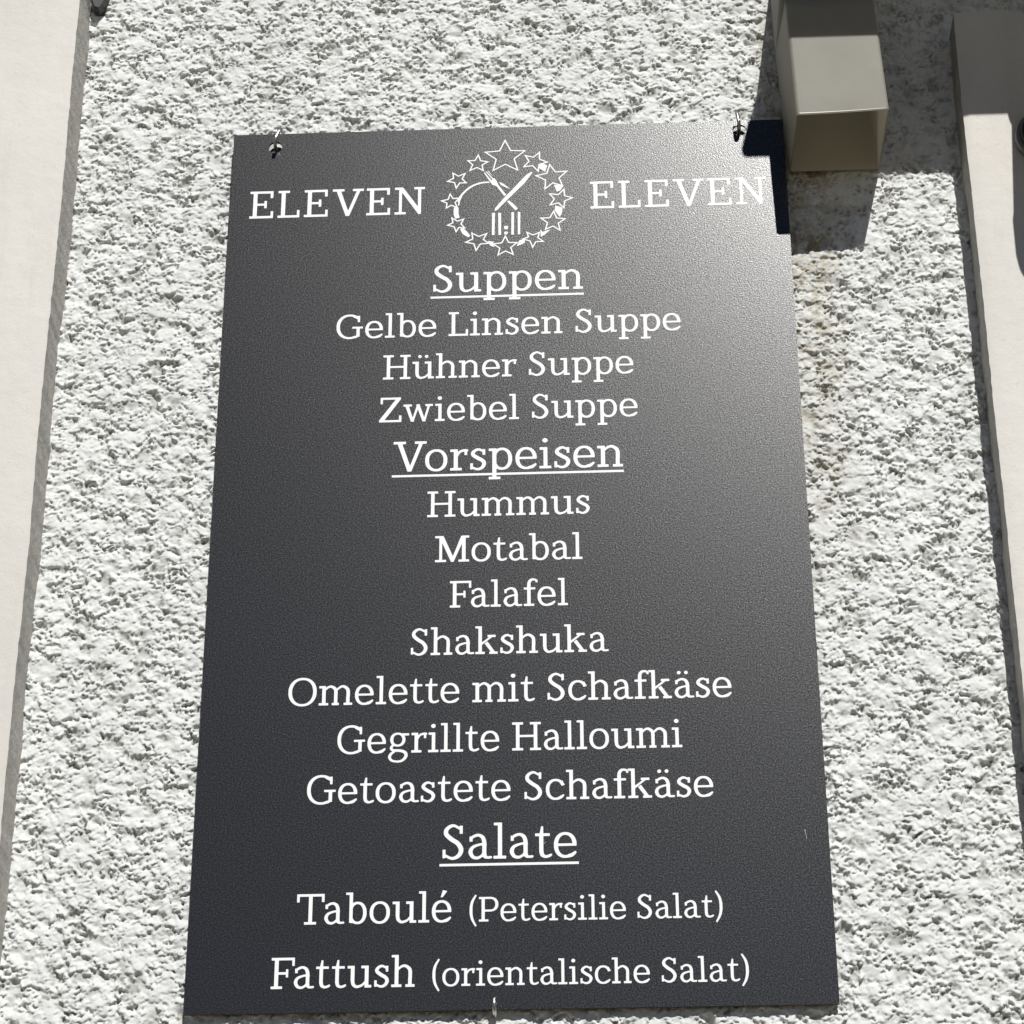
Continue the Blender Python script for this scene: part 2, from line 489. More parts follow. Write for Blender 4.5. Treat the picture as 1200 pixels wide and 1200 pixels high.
def g_S():
    g = K([(345, 610), (210, 676), (95, 610), (78, 510), (170, 410), (300, 315), (362, 190), (310, 70), (190, 22), (55, 85)], [52, 62, 80, 90, 92, 92, 92, 80, 62, 52])
    g |= R(330, 505, 392, 672) | R(10, 25, 70, 200)
    return g, 435
def g_a():
    g = K([(55, 395), (105, 448), (200, 476), (280, 430), (312, 330), (312, 200), (312, 50)], [44, 60, 62, 78, 84, 84, 84])
    g |= R(32, 345, 92, 455)
    g |= K([(300, 300), (190, 278), (90, 230), (52, 140), (95, 48), (180, 22), (260, 62), (310, 130)], [52, 54, 68, 82, 72, 60, 54, 50])
    g |= K([(312, 120), (330, 45), (385, 28), (440, 34)], [84, 70, 56, 56])
    return g, 440
def umlaut(g, cx): return g | E(cx-82, 640, 46, 46, 2) | E(cx+82, 640, 46, 46, 2)
def g_b():
    g = (ring(262, 248, 205, 260) & (PX > 108)) | R(78, 20, 158, 722) | R(0, 662, 110, 722)
    g &= ~(R(60, -20, 100, 20))
    return g, 467
def g_f():
    g = R(92, 0, 176, 560) | foot(10, 262) | R(12, 430, 288, 490)
    g |= K([(134, 520), (142, 620), (190, 686), (262, 694), (322, 668)], [84, 82, 70, 58, 52]) | R(292, 615, 345, 690)
    return g, 315
def g_g():
    g = ring(215, 330, 180, 176, 78, 56)
    g |= R(310, 428, 478, 486) & ~E(215, 330, 100, 118)
    g |= K([(120, 205), (72, 150), (70, 95), (140, 62), (290, 52), (395, 0), (405, -95), (320, -190), (200, -212), (75, -180), (30, -95), (70, -15), (150, 40)], [54, 66, 66, 66, 72, 80, 78, 64, 56, 62, 74, 66, 50])
    return g, 480
def g_h():
    g = R(72, 0, 156, 722) | R(0, 662, 110, 722) | foot(0, 226) | foot(308, 515) | arch(120, 410)
    return g, 515
def g_n():
    g = R(72, 0, 156, 492) | R(0, 432, 110, 492) | foot(0, 226) | foot(308, 515) | arch(120, 410)
    return g, 515
def g_m():
    g = R(72, 0, 156, 492) | R(0, 432, 110, 492) | foot(0, 220) | foot(300, 465) | foot(570, 775) | arch(120, 388) | arch(395, 670)
    return g, 775
def g_i():
    g = R(82, 0, 166, 492) | R(8, 432, 120, 492) | foot(0, 242) | E(118, 652, 56, 54, 2)
    return g, 242
def g_l(): return R(82, 0, 166, 722) | R(8, 662, 120, 722) | foot(0, 242), 242
def g_k():
    g = R(72, 0, 156, 722) | R(0, 662, 110, 722) | foot(0, 226)
    g |= P((150, 225), (150, 300), (345, 450), (420, 450)) | R(285, 432, 480, 492)
    g |= P((215, 270), (290, 322), (475, 40), (375, 40)) | foot(325, 528)
    return g, 528
def g_p():
    g = (ring(268, 248, 208, 260) & (PX > 112)) | R(72, -225, 156, 492) | R(0, 432, 110, 492) | R(-2, -225, 236, -164)
    return g, 476
def g_r():
    g = R(72, 0, 156, 492) | R(0, 432, 110, 492) | foot(0, 236)
    g |= K([(140, 340), (195, 430), (275, 462), (345, 462)], [46, 56, 62, 60]) | R(285, 350, 345, 488)
    return g, 345
def g_t():
    g = P((82, 440), (166, 440), (166, 630), (122, 630)) | R(82, 110, 166, 450) | R(5, 430, 290, 490)
    g |= K([(124, 150), (140, 65), (200, 26), (270, 38), (310, 62)], [84, 80, 62, 60, 50])
    return g, 306
def g_u():
    g = R(72, 150, 156, 492) | R(0, 432, 110, 492) | R(380, 0, 464, 492) | R(300, 432, 420, 492) | foot(420, 530)
    g |= K([(114, 180), (130, 80), (195, 24), (280, 36), (345, 75), (400, 150)], [84, 82, 66, 60, 54, 40])
    return g, 530
def g_w():
    g = Z0()
    for a, b in (((80, 470), (215, 0)), ((350, 470), (495, 0))): g |= P((a[0]-46, a[1]), (a[0]+44, a[1]), (b[0]+48, 0), (b[0]-32, 0))
    for a, b in (((225, 0), (365, 470)), ((505, 0), (630, 470))): g |= P((a[0]-32, 0), (a[0]+26, 0), (b[0]+20, b[1]), (b[0]-42, b[1]))
    g |= R(0, 432, 205, 492) | R(525, 432, 715, 492) | R(315, 432, 400, 492)
    return g, 715
def g_V():
    g = P((70, 680), (170, 680), (352, 110), (352, 0), (290, 0)) | P((290, 0), (370, 0), (610, 680), (528, 680), (335, 120)) | R(0, 640, 255, 700) | R(430, 640, 675, 700)
    return g, 675
def g_E():
    g = R(72, 0, 160, 700) | R(0, 640, 500, 700) | R(0, 0, 515, 62) | R(150, 325, 365, 385) | R(440, 520, 500, 700) | R(455, 0, 515, 180) | R(312, 258, 368, 450)
    return g, 515
def g_F():
    g = R(72, 0, 160, 700) | R(0, 640, 515, 700) | foot(0, 255) | R(150, 318, 375, 378) | R(455, 510, 515, 700) | R(322, 255, 378, 440)
    return g, 515
def g_L():
    return R(72, 0, 160, 700) | R(0, 640, 248, 700) | R(0, 0, 475, 62) | R(415, 0, 475, 195), 475
def g_H():
    g = R(85, 0, 173, 700) | R(497, 0, 585, 700) | R(150, 325, 510, 387)
    for x in (0, 412): g |= R(x, 640, x+258, 700) | foot(x, x+258)
    return g, 670
def g_M():
    g = R(100, 0, 168, 700) | R(632, 0, 720, 700) | P((90, 700), (200, 700), (440, 110), (440, 0), (375, 0)) | P((375, 0), (440, 0), (720, 700), (615, 700), (405, 115))
    g |= R(0, 640, 170, 700) | R(640, 640, 805, 700) | foot(0, 265) | foot(550, 805)
    return g, 805
def g_N():
    g = R(90, 0, 158, 700) | R(500, 0, 568, 700) | P((70, 700), (178, 700), (568, 90), (568, 0), (508, 0))
    g |= R(0, 640, 170, 700) | R(415, 640, 650, 700) | foot(0, 245)
    return g, 650
def g_P():
    g = R(72, 0, 160, 700) | R(0, 640, 320, 700) | foot(0, 262)
    g |= (E(310, 490, 222, 211) & ~E(310, 490, 134, 150) & (PX > 300)) | R(150, 279, 312, 341)
    return g, 532
def g_T():
    g = R(262, 0, 350, 700) | R(0, 640, 612, 700) | foot(172, 440) | R(0, 510, 60, 700) | R(552, 510, 612, 700)
    return g, 612
def g_Z():
    g = R(25, 640, 520, 700) | R(0, 0, 540, 62) | P((405, 660), (515, 660), (515, 640), (125, 50), (0, 50), (0, 62)) | R(25, 515, 85, 700) | R(480, 0, 540, 190)
    return g, 540
def g_G():
    g = ring(325, 350, 325, 364, 90, 62) & ~P((330, 80), (360, 80), (800, 80), (800, 700), (470, 560), (330, 420))
    g |= K([(420, 650), (495, 612), (560, 560)], [60, 66, 50]) | R(515, 480, 575, 668)
    g |= R(490, 50, 575, 340) | R(385, 290, 650, 350) | K([(400, 32), (480, 52), (545, 95)], [60, 70, 60])
    return g, 650
def g_lp():
    return K([(200, 760), (95, 560), (62, 320), (95, 80), (200, -130)], [52, 74, 84, 74, 52]), 235
def g_rp():
    g, w = g_lp(); m_ = K([(40, 760), (145, 560), (178, 320), (145, 80), (40, -130)], [52, 74, 84, 74, 52]); return m_, 235
def g_eac():
    g, w = g_e(); return g | P((190, 570), (240, 570), (345, 715), (240, 740)), w
GL = dict(o=g_o, O=g_O, c=g_c, e=g_e, s=g_s, S=g_S, a=g_a, b=g_b, f=g_f, g=g_g, h=g_h, n=g_n, m=g_m, i=g_i, l=g_l, k=g_k, p=g_p, r=g_r, t=g_t, u=g_u, w=g_w,
          V=g_V, E=g_E, F=g_F, L=g_L, H=g_H, M=g_M, N=g_N, P=g_P, T=g_T, Z=g_Z, G=g_G)
GL['('] = g_lp; GL[')'] = g_rp; GL['é'] = g_eac
GL['ä'] = lambda: (umlaut(g_a()[0], 205), 440)
GL['ü'] = lambda: (umlaut(g_u()[0], 262), 530)

def blur(a, k=2):
    a = a.astype(float); w = np.array([1, 3, 4, 3, 1.]) / 12
    p = np.pad(a, 2); a = sum(w[i] * p[2:-2, i:i+a.shape[1]] for i in range(5))
    p = np.pad(a, 2); return sum(w[i] * p[i:i+a.shape[0], 2:-2] for i in range(5))

LV = .73
def contours(field):
    """marching squares at level .5 -> closed loops"""
    f = np.pad(field, 1); ny, nx_ = f.shape
    seg = {}
    ins = f > LV
    code = ins[:-1, :-1] * 1 + ins[:-1, 1:] * 2 + ins[1:, 1:] * 4 + ins[1:, :-1] * 8
    ii, jj = np.nonzero((code > 0) & (code < 15))
    # edges: 0 bottom(i,j)-(i,j+1) 1 right 2 top 3 left ; inside kept on the left
    table = {1: [(0, 3)], 2: [(1, 0)], 3: [(1, 3)], 4: [(2, 1)], 5: [(0, 3), (2, 1)], 6: [(2, 0)], 7: [(2, 3)],
             8: [(3, 2)], 9: [(0, 2)], 10: [(1, 0), (3, 2)], 11: [(1, 2)], 12: [(3, 1)], 13: [(0, 1)], 14: [(3, 0)]}
    def key(i, j, e): return ((i, j, 'h') if e == 0 else (i, j+1, 'v') if e == 1 else (i+1, j, 'h') if e == 2 else (i, j, 'v'))
    for i, j in zip(ii.tolist(), jj.tolist()):
        for a, b in table[int(code[i, j])]:
            seg[key(i, j, a)] = key(i, j, b)
    def pt(k):
        i, j, t_ = k
        a = f[i, j]; b = f[i, j+1] if t_ == 'h' else f[i+1, j]
        s = (LV - a) / (b - a)
        return (GX[0] + (j - 1 + (s if t_ == 'h' else 0)) * STEP, GY[0] + (i - 1 + (s if t_ == 'v' else 0)) * STEP)
    loops = []
    while seg:
        st_, nx2 = seg.popitem(); lp = [st_]
        while nx2 != st_:
            lp.append(nx2); nx2 = seg.pop(nx2)
        loops.append(np.array([pt(k) for k in lp]))
    return loops

def simplify(lp, tol=.9):
    n = len(lp); keep = np.zeros(n, bool); a = 0; b = int(np.argmax(((lp-lp[0])**2).sum(1))); keep[[a, b]] = True
    st_ = [(a, b), (b, n)]
    P2 = np.vstack([lp, lp[:1]])
    while st_:
        i, j = st_.pop()
        if j - i < 2: continue
        d = P2[j] - P2[i]; l = np.hypot(*d) + 1e-9
        dist = np.abs(d[0]*(P2[i+1:j, 1]-P2[i, 1]) - d[1]*(P2[i+1:j, 0]-P2[i, 0])) / l
        k = int(dist.argmax())
        if dist[k] > tol: k += i+1; keep[k % n] = True; st_ += [(i, k), (k, j)]
    return lp[keep]

def area(l): return .5 * float((l[:, 0] * np.roll(l[:, 1], -1) - np.roll(l[:, 0], -1) * l[:, 1]).sum())
def inside(p, l):
    r = False; n = len(l)
    for i in range(n):
        (x0, y0), (x1, y1) = l[i], l[(i+1) % n]
        if (p[1] < y0) != (p[1] < y1) and p[0] < (x1-x0) * (p[1]-y0) / (y1-y0) + x0: r = not r
    return r
def tess(loops):
    """triangles of several outlines, each with its own holes"""
    depth = [sum(inside(l[0], m) for k, m in enumerate(loops) if k != i) for i, l in enumerate(loops)]
    outl, tri, base = [], [], 0
    for i, l in enumerate(loops):
        if depth[i] % 2: continue
        grp = [l if area(l) > 0 else l[::-1]]
        for k, m in enumerate(loops):
            if depth[k] % 2 and inside(m[0], l): grp.append(m if area(m) < 0 else m[::-1])
        t_ = tessellate_polygon([[Vector((x, y, 0)) for x, y in g] for g in grp])
        tri += [tuple(q + base for q in f) for f in t_]
        outl += grp; base += sum(len(g) for g in grp)
    return outl, tri

GCACHE = {}
def glyph(ch):
    if ch not in GCACHE:
        g, w = GL[ch]()
        loops = [simplify(l) for l in contours(blur(g))]
        loops = [l for l in loops if len(l) > 3]
        loops, tri = tess(loops)
        GCACHE[ch] = (loops, tri, w)
    return GCACHE[ch]

FRONT = -0.0004
def add_shape(mb, loops, tri, fx, thick=0.00022, y0=0.0):
    """front face, and rim back to the board"""
    pts = [fx(*p) for l in loops for p in l]; n = len(pts)
    Vv = [(x, y0 - thick, z) for x, z in pts] + [(x, y0 + .0001, z) for x, z in pts]
    Ff = []
    for t_ in tri:
        a, b, c_ = (pts[k] for k in t_)
        ar = (b[0]-a[0])*(c_[1]-a[1]) - (b[1]-a[1])*(c_[0]-a[0])
        if abs(ar) < 1e-14: continue
        Ff.append(tuple(t_) if ar > 0 else tuple(t_[::-1]))
    o = 0
    for l in loops:
        m_ = len(l)
        for i in range(m_):
            a = o+i; b = o+(i+1) % m_; Ff.append((a, b, b+n, a+n))
        o += m_
    mb.add(Vv, Ff)

ROUND_L, ROUND_R = set("oOceaéäGgs("), set("oOceébpPs)")
def sbear(a, b):
    s = 44
    if a in "oOebpécg)" : s += 8
    if b in "oOceéag(äG": s += 8
    if a == 'r' and b not in 'spi': s += -4
    if (a, b) in (('T', 'a'), ('F', 'a'), ('V', 'o')): s -= 85 if a == 'V' else (75 if a == 'F' else 60)
    if (a, b) in (('f', 'k'), ('f', 'e')): s -= 30
    if (a, b) == ('V', 'E'): s += 14
    if a in 'ELEN' and b in 'ELVN' and a.isupper() and b.isupper(): s += 48
    return s

def text_mesh(s, x0, x1, z, cap_mm, mb, track=None):
    k = cap_mm / 700 / 1000
    xs = []; x = 0; prev = None
    for ch in s:
        if ch == ' ': x += 300; prev = None; xs.append(None); continue
        if prev: x += sbear(prev, ch)
        xs.append(x); x += glyph(ch)[2]; prev = ch
    kx = (x1 - x0) / x
    print("TEXT", s, "x-scale ratio %.3f" % (kx / k))
    for ch, xx in zip(s, xs):
        if xx is None: continue
        loops, tri, w = glyph(ch)
        add_shape(mb, loops, tri, lambda u, v, xx=xx: (x0 + (xx + u) * kx, z + v * k))

# ------------------------------------------------------------------ the board
BW, BH = .30, .9915
sign = root("menu_board", (0, 0, ZO), "tall anthracite restaurant menu board with white lettering, hung on hooks on the plaster wall", "sign")
holes = [(-.2538, .9737), (.2529, .9787)]
HR = .0074
outer = [(-BW, 0), (BW, 0), (BW, BH), (-BW, BH)]
loops = [outer] + [[(hx + HR*math.cos(2*math.pi*k/40), hz + HR*math.sin(2*math.pi*k/40)) for k in range(40)] for hx, hz in holes]
tri = tessellate_polygon([[Vector((x, z, 0)) for x, z in l] for l in loops])
pts = [p for l in loops for p in l]; n = len(pts)
TH = .003
mb = MB()
Vv = [(x, 0, z) for x, z in pts] + [(x, TH, z) for x, z in pts]
Ff = []
for t_ in tri:
    a, b, c_ = (pts[k] for k in t_)
    ar = (b[0]-a[0])*(c_[1]-a[1]) - (b[1]-a[1])*(c_[0]-a[0])
    f = tuple(t_) if ar > 0 else tuple(t_[::-1])
    Ff.append(f); Ff.append(tuple(q + n for q in f[::-1]))
mb.add(Vv, Ff)
panel = mb.build("panel", m_bd, sign)
mb = MB(); o = 0
for l in loops:
    m_ = len(l)
    mb.add([(x, 0, z) for x, z in l] + [(x, TH, z) for x, z in l], [(i, i+m_, (i+1) % m_ + m_, (i+1) % m_) for i in range(m_)])
mb.build("panel_edge", m_be, panel)

IT = 29.4
TX = [("ELEVEN", -.2786, -.0891, .8803, 35.2), ("ELEVEN", .0888, .2770, .8809, 35.2),
      ("Suppen", -.0795, .0794, .7794, 34.6), ("Gelbe Linsen Suppe", -.1803, .1803, .7250, IT), ("Hühner Suppe", -.1300, .1297, .6740, IT),
      ("Zwiebel Suppe", -.1330, .1328, .6227, IT), ("Vorspeisen", -.1175, .1165, .5641, 35.2), ("Hummus", -.0821, .0821, .5111, IT),
      ("Motabal", -.0737, .0737, .4600, IT), ("Falafel", -.0585, .0585, .4092, IT), ("Shakshuka", -.0968, .0968, .3580, IT),
      ("Omelette mit Schafkäse", -.2154, .2154, .3067, IT), ("Gegrillte Halloumi", -.1660, .1660, .2553, IT),
      ("Getoastete Schafkäse", -.1937, .1937, .2041, IT), ("Salate", -.0638, .0632, .1458, 35.2)]
UL = {"Suppen": (-.0816, .0801, .7733), "Vorspeisen": (-.1186, .1170, .5591), "Salate": (-.0660, .0650, .1404)}
def sq(mb, x0, x1, z0, z1):
    l = [np.array([(x0, z0), (x1, z0), (x1, z1), (x0, z1)])]
    add_shape(mb, l, [(0, 1, 2), (0, 2, 3)], lambda u, v: (u, v), thick=.00012)
for s, x0, x1, z, cp in TX:
    mb = MB(); text_mesh(s, x0, x1, z, cp, mb)
    if s in UL:
        a, b, zc = UL[s]; sq(mb, a, b, zc - .00125, zc + .00125)
    o = mb.build("lettering", m_tx, sign)
    tag(o, "white %s '%s'" % ("underlined heading" if s in UL else ("word" if s == "ELEVEN" else "menu line"), s))
for s1, a, b, c1, s2, c, d, c2, z in (("Taboulé", -.1992, -.0545, 29.9, "(Petersilie Salat)", -.0383, .1982, 24.0, .0843),
                                      ("Fattush", -.2207, -.0876, 29.9, "(orientalische Salat)", -.0723, .2198, 24.0, .0228)):
    mb = MB(); text_mesh(s1, a, b, z, c1, mb); text_mesh(s2, c, d, z, c2, mb)
    tag(mb.build("lettering", m_tx, sign), "white menu line '%s %s'" % (s1, s2))

STARS= [[(-2.58, 973.92), (18.89, 959.31), (11.05, 934.15), (-15.61, 934.52), (-24.13, 958.94)], [(34.8, 956.86), (43.17, 943.36), (33.05, 931.88), (17.69, 938.24), (19.32, 953.06)], [(45.75, 940.07), (64.11, 930.8), (59.26, 911.92), (40.37, 908.47), (30.7, 925.97)], [(60.74, 907.21), (69.76, 895.77), (60.43, 883.16), (45.68, 887.35), (45.36, 901.8)], [(49.4, 878.93), (61.47, 868.78), (55.97, 854.32), (40.34, 855.94), (35.61, 870.57)], [(33.93, 852.32), (37.92, 840.53), (26.51, 833.46), (16.27, 844.34), (20.57, 852.76)], [(-2.54, 848.61), (9.88, 840.0), (5.73, 825.09), (-10.3, 824.89), (-15.75, 839.03)], [(-22.45, 852.55), (-20.46, 840.1), (-33.79, 831.46), (-44.76, 842.17), (-38.27, 853.81)], [(-47.2, 872.07), (-45.92, 860.47), (-55.18, 856.2), (-64.39, 864.75), (-59.73, 873.78)], [(-61.97, 904.93), (-51.95, 899.57), (-54.17, 887.05), (-65.96, 887.08), (-71.1, 896.51)], [(-45.98, 931.45), (-44.68, 919.24), (-55.41, 912.7), (-64.87, 921.8), (-59.1, 932.47)], [(-31.71, 955.43), (-21.33, 946.19), (-26.25, 934.89), (-40.6, 935.39), (-42.97, 948.27)]]
STROKES= [([(-19.76, 919.31), (-28.99, 918.51), (-38.2, 914.72), (-45.86, 908.09), (-51.18, 899.91), (-52.81, 889.78)], [1.71, 2.02, 2.17, 2.17, 2.17, 1.24]), ([(-55.24, 887.46), (-55.34, 879.71), (-53.93, 873.4)], [4.96, 5.27, 4.96]), ([(-49.57, 860.04), (-45.89, 854.61), (-40.99, 849.52)], [3.41, 5.27, 2.79]), ([(0.47, 894.07), (5.5, 888.16), (9.75, 882.67)], [2.33, 3.41, 3.1])]
POLYS= [[(-21.22, 843.4), (-16.97, 841.8), (-13.93, 834.79), (-18.79, 837.13)], [(-13.93, 841.7), (-19.7, 842.62), (-17.27, 839.63)], [(18.24, 844.64), (12.47, 842.64), (9.41, 835.48), (14.87, 837.47), (18.22, 839.54)], [(35.03, 856.11), (37.28, 852.75), (45.96, 855.75), (39.52, 849.03), (35.25, 846.44)], [(51.31, 886.24), (58.91, 883.21), (58.05, 875.87), (55.71, 871.36), (50.48, 879.81)], [(50.08, 913.54), (60.34, 911.88), (56.89, 905.86), (53.04, 904.13)], [(33.43, 940.88), (38.83, 941.63), (43.12, 938.66), (40.58, 930.68), (34.93, 935.19)], [(-51.96, 901.8), (-49.19, 900.59), (-51.62, 895.11), (-54.06, 893.71)], [(27.04, 930.22), (25.81, 931.2), (20.25, 927.27), (4.8, 908.21), (-3.66, 898.29), (-13.62, 884.75), (-13.93, 881.62), (-11.79, 881.92), (-1.37, 894.13), (7.55, 904.4), (18.65, 917.05)], [(-25.63, 931.49), (-24.55, 932.2), (-17.46, 921.47), (-16.38, 922.56), (-23.63, 932.92), (-22.7, 933.45), (-15.46, 923.64), (-14.38, 924.73), (-21.78, 933.79), (-20.39, 933.75), (-11.77, 920.53), (-10.23, 915.62), (-1.35, 901.92), (-3.65, 900.51), (-12.08, 913.82), (-16.38, 915.46), (-19.76, 921.18)], [(-9.0, 919.31), (-3.62, 915.76), (3.27, 909.19), (-1.33, 911.21), (-7.47, 915.15)], [(-16.68, 878.95), (-13.62, 878.85), (-14.08, 850.27), (-16.82, 850.36)], [(-10.11, 878.73), (-7.05, 878.63), (-7.09, 850.22), (-9.83, 850.31)], [(4.09, 879.17), (6.84, 879.08), (6.58, 850.13), (3.85, 850.22)], [(10.96, 879.31), (13.71, 879.21), (13.26, 850.27), (10.83, 850.35)], [(-3.58, 861.43), (0.08, 861.67), (0.53, 859.46), (-0.24, 857.11), (-3.28, 857.21), (-3.88, 859.61)], [(-3.59, 854.12), (-0.24, 854.37), (0.21, 852.16), (-0.71, 850.55), (-3.14, 850.45), (-3.75, 852.29)]]

mb = MB()
def fill(loops, thick):
    loops, tri = tess([np.array(l) for l in loops])
    add_shape(mb, loops, tri, lambda u, v: (u, v), thick=thick)
def offset_poly(p, d):
    p = np.array(p, float); n = len(p); out = []
    ar = sum(p[i][0]*p[(i+1) % n][1]-p[(i+1) % n][0]*p[i][1] for i in range(n))
    sg = 1 if ar > 0 else -1
    for i in range(n):
        a, b, c_ = p[i-1], p[i], p[(i+1) % n]
        n1_ = np.array([(b-a)[1], -(b-a)[0]]) * sg; n1_ /= np.hypot(*n1_)
        n2_ = np.array([(c_-b)[1], -(c_-b)[0]]) * sg; n2_ /= np.hypot(*n2_)
        bs = n1_ + n2_; bs /= max(bs.dot(bs) / 2, .25)
        out.append(b + bs * d)
    return np.array(out)
for s in STARS:
    s = np.array(s) / 1000; ce = s.mean(0); q = []
    for i in range(5):
        q.append(s[i]); q.append(ce + ((s[i] + s[(i+1) % 5]) / 2 - ce) * .56)
    fill([offset_poly(q, .00068), offset_poly(q, -.00068)], .00020)
for i, (s, w) in enumerate(STROKES):
    q = crom([(x, z, ww) for (x, z), ww in zip(s, w)], 6) / 1000
    d = np.gradient(q[:, :2], axis=0); d /= np.hypot(d[:, 0], d[:, 1])[:, None]; nn = np.stack([-d[:, 1], d[:, 0]], 1)
    fill([np.vstack([q[:, :2] + nn * q[:, 2:] / 2, (q[:, :2] - nn * q[:, 2:] / 2)[::-1]])], .00013 + .00001 * i)
for i, s in enumerate(POLYS):
    fill([np.array(s) / 1000], .00023 + .000012 * i)
tag(mb.build("emblem", m_tx, sign), "white emblem of a ring of stars round a crossed knife and fork")
# two fine scratches in the coating
mb = MB()
fill([np.array([(.2775, .1695), (.2782, .1695), (.2793, .1600), (.2789, .1597), (.2785, .1640)])], .0001)
tag(mb.build("scratch", m_si2, panel), "pale scratch near the right edge of the board")
mb = MB()
fill([np.array([(.0318, .1600), (.0345, .1622), (.0347, .1619), (.0320, .1596)])], .0001)
tag(mb.build("scratch", m_si2, panel), "tiny pale scratch beside the last heading")

# ------------------------------------------------------------------ screw hooks that carry the board
def hook(px, pz, lean, rise, label, back=.03, r=.0020, out=-.0135):
    base = Vector((px, back, pz))
    pts_ = [(0, 0, 0), (0, out * 0 - back + .002, 0)]
    R_ = .007
    cy = out + R_ - back
    path = [Vector((0, -.004 * i, 0)) for i in range(0, 5)]
    yb = path[-1].y
    while path[-1].y > cy + .0015: path.append(path[-1] + Vector((0, -.003, 0)))
    for k in range(1, 9):
        a = math.pi / 2 * k / 8
        path.append(Vector((lean * R_ * (1 - math.cos(a)) * .5, cy - R_ * math.sin(a), R_ * (1 - math.cos(a)))))
    last = path[-1]
    for k in range(1, 6): path.append(last + Vector((lean * rise * k / 5, .0004 * k, rise * k / 5)))
    m_ = MB(); m_.tube(path, [r] * (len(path) - 1) + [r * .75], 14)
    o = m_.build("screw_hook", m_mt, None, (px, back, pz + ZO), smooth=True)
    if pz > 0:
        p_ = MB(); p_.lathe([(r, .0), (r, .0225), (.0085, .0225), (.0095, .0205), (.0095, 0)], (0, 0, .001), 'Y', 28)
        p_.build("hole_shade_plug", m_dk, o)  # added dark disc, stands in for the shade behind the hole
    return tag(o, label, "hook", "screw hooks that hold the menu board")
hook(-.2530, .9700, .32, .0120, "small steel hook through the upper left corner hole of the menu board")
hook(.2515, .9745, -.12, .0130, "small steel hook through the hole beside the square spout")
hook(-.0138, -.0045, -.05, .0060, "small steel hook catching the bottom edge of the menu board", out=-.0105)

# ------------------------------------------------------------------ rectangular rainwater spout
spout = root("rain_spout", (.3553, .0, ZO + .93), "beige grey square metal spout with open lower end, beside the board's upper right corner", "rain spout")
so = Vector((.3553, 0, .93))
def ringpts(x0, x1, y0, y1, z): return [(x0, y0, z), (x1, y0, z), (x1, y1, z), (x0, y1, z)]
def tubebox(secs, th):
    """hollow rectangular duct through sections (x0,x1,yfront,yback,z), open at the first one"""
    m_ = MB(); k = 8
    def rr(x0, x1, y0, y1, z, zt, rad):
        out = []
        for cx, cy, a0 in ((x1-rad, y1-rad, 0), (x0+rad, y1-rad, 90), (x0+rad, y0+rad, 180), (x1-rad, y0+rad, 270)):
            for q in range(k):
                a = math.radians(a0 + 90 * q / (k-1)); x = cx + rad*math.cos(a); y = cy + rad*math.sin(a)
                dent = 0
                out.append((x - so.x - (.0024 + .025 * (z - .93)) * (y - y0) / (y1 - y0), y - so.y, z + zt * (y - y1) / (y0 - y1) * max(0, (x - x0) / (x1 - x0)) ** 1.6 - so.z + dent))
        return out
    n_ = 4 * k
    outs = [rr(*s, .0035) for s in secs]; ins_ = [rr(s[0]+th, s[1]-th, s[2]+th, s[3]-th, s[4], s[5], .0028) for s in secs]
    Vv = [v for s in outs for v in s] + [v for s in ins_ for v in s]; off = n_ * len(secs); Ff = []
    for i in range(len(secs)-1):
        for j in range(n_):
            a = i*n_+j; b = i*n_+(j+1) % n_
            Ff.append((a, a+n_, b+n_, b)[::-1]); Ff.append((a+off, a+n_+off, b+n_+off, b+off))
    for j in range(n_):
        a = j; b = (j+1) % n_; Ff.append((a, b, b+off, a+off)[::-1])
    e = (len(secs)-1)*n_; Ff.append(tuple(e+j for j in range(n_)))
    m_.add(Vv, Ff); m_.n_in = n_ * (len(secs)-1) * 2; return m_
YF, YB = -.0910, .0125
XL, XR = .3070, .4040
secs = []
for i in range(7):
    f = i / 6; z = .9300 + .165 * f
    secs.append((XL - .0045 * f, XR - .0066 * f, YF, YB, z, 0.0 if i else .0042))
duct = tubebox(secs, .0014).build("duct", m_sp, spout)
duct.data.materials.append(m_si)
for p_ in duct.data.polygons:
    if all(v_ >= 32 * len(secs) for v_ in p_.vertices): p_.material_index = 1
# pale lip added along the front edge, its sunlit glint put into the colour
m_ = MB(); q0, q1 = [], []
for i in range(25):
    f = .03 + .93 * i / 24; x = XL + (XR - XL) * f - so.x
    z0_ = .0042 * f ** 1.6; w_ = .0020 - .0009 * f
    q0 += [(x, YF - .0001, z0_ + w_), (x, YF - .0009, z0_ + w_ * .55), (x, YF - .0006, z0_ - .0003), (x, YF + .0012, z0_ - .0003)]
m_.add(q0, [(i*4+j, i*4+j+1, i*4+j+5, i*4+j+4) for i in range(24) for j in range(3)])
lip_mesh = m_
duct.data.polygons.foreach_set("use_smooth", [True] * len(duct.data.polygons))
duct.modifiers.new("wn", 'WEIGHTED_NORMAL')
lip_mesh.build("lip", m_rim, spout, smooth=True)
# elbow back into the wall, above the picture
m_ = MB()
x0, x1 = secs[-1][0] - so.x - .006, secs[-1][1] - so.x + .001
pr_ = [(YF - .001, .155), (YB, .155), (.03, .20), (.03, .27), (YF - .001, .185)]
nn = len(pr_)
m_.add([(x0, y, z) for y, z in pr_] + [(x1, y, z) for y, z in pr_],
       [tuple(range(nn))[::-1], tuple(range(nn, 2*nn))] + [(i, (i+1) % nn, (i+1) % nn + nn, i + nn) for i in range(nn)])
m_.build("elbow", m_sp, spout, bevel=.003)

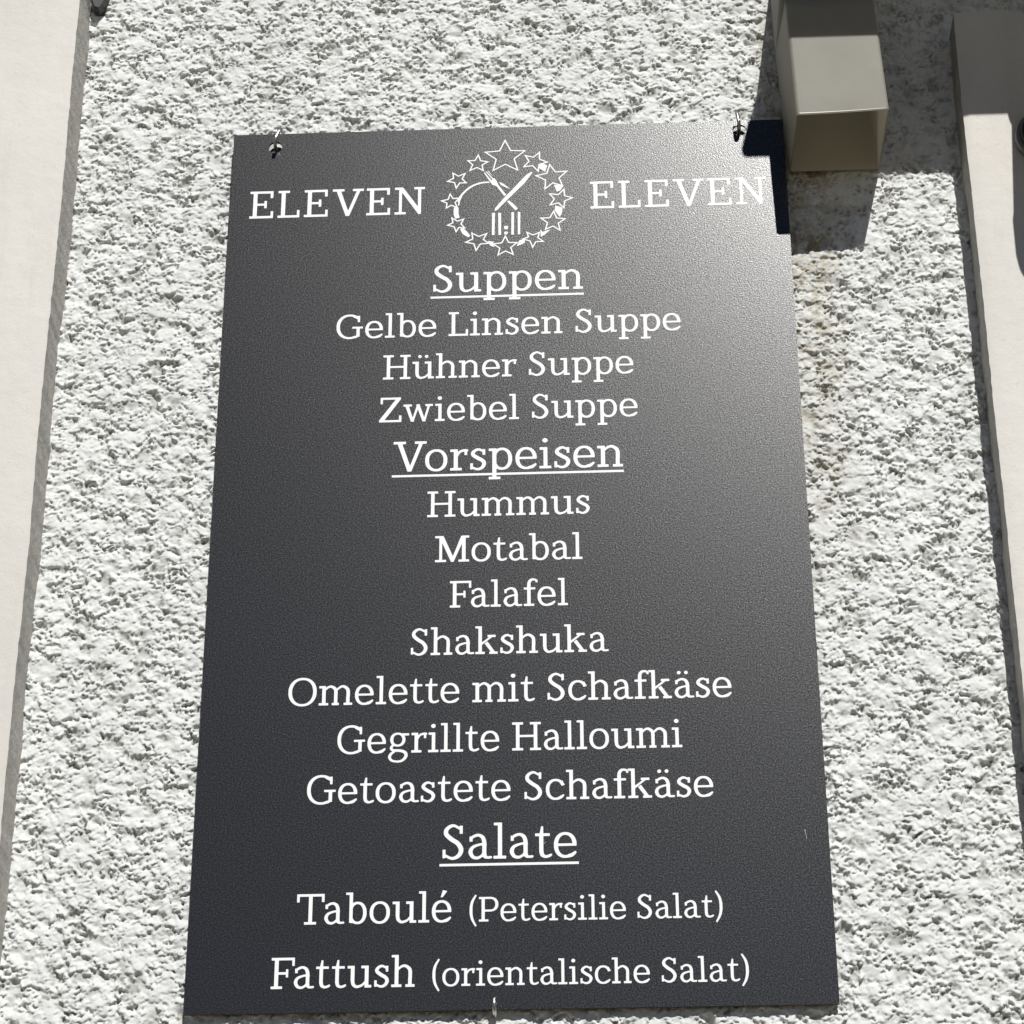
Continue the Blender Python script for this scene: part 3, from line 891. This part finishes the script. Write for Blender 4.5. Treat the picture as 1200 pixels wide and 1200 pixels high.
# ------------------------------------------------------------------ wall lamp at the right edge (its bulk is outside the picture)
lx, lz = .5762, .9340
lamp = root("wall_lamp", (lx, -.028, ZO + lz), "dark round base of a wall lamp on the right surround, cut by the picture's edge", "lamp")
m_ = MB(); m_.lathe([(.0, -.001), (.033, -.001), (.0345, .002), (.0342, .007), (.0325, .010), (.0285, .010)], (0, 0, 0), 'Y', 64)
m_.build("wall_plate", m_lc, lamp, smooth=True)
m_ = MB(); m_.lathe([(.0290, .009), (.0292, .0145), (.0275, .0165), (.0235, .0165), (.0225, .011), (.0, .011)], (0, 0, 0), 'Y', 64)
m_.build("wall_boss", m_bk, lamp, smooth=True)
off = .12
bx, bz = .5310 + .242*off + .062 - lx, .7860 + .97*off - lz
m_ = MB()
m_.tube([(0, -.02, 0), (.004, -.05, .012), (bx*.5, -.085, .05), (bx*.8, -.105, .055), (bx, -off, bz+.215), (bx, -off, bz+.205)][:4] + [(bx, -off, bz+.195)], .006, 14)
m_.build("arm", m_dk, lamp, smooth=True)
m_ = MB(); m_.lathe([(0, 0), (.050, .0005), (.0565, .003), (.0605, .009), (.0615, .018), (.0610, .055)], (bx, -off, bz), 'Z', 64)
m_.build("lower_cap", m_dk, lamp, smooth=True)
m_ = MB(); m_.lathe([(.0600, .0555), (.0500, .190)], (bx, -off, bz), 'Z', 64)
m_.build("glass", m_gl, lamp, smooth=True)
m_ = MB(); m_.lathe([(.0520, .1905), (.0535, .196), (.040, .220), (.012, .232), (0, .234)], (bx, -off, bz), 'Z', 64)
m_.build("upper_cap", m_dk, lamp, smooth=True)

# ------------------------------------------------------------------ small dark bracket at the top left
m_ = MB()
pf = [(-.4700, 1.1800), (-.4640, 1.1775), (-.4615, 1.1820), (-.4560, 1.1950), (-.4520, 1.215), (-.4520, 1.30), (-.4735, 1.30), (-.4735, 1.190)]
ox, oz = -.452, 1.2
nn = len(pf)
m_.add([(x-ox, .004, z-oz) for x, z in pf] + [(x-ox, .022, z-oz) for x, z in pf],
       [tuple(range(nn)), tuple(range(nn, 2*nn))[::-1]] + [(i, i+nn, (i+1) % nn + nn, (i+1) % nn) for i in range(nn)])
tag(m_.build("wall_bracket", m_dk, None, (ox, 0, oz + ZO), bevel=.0015), "dark metal bracket tip between the left surround and the plaster, at the top edge", "bracket")
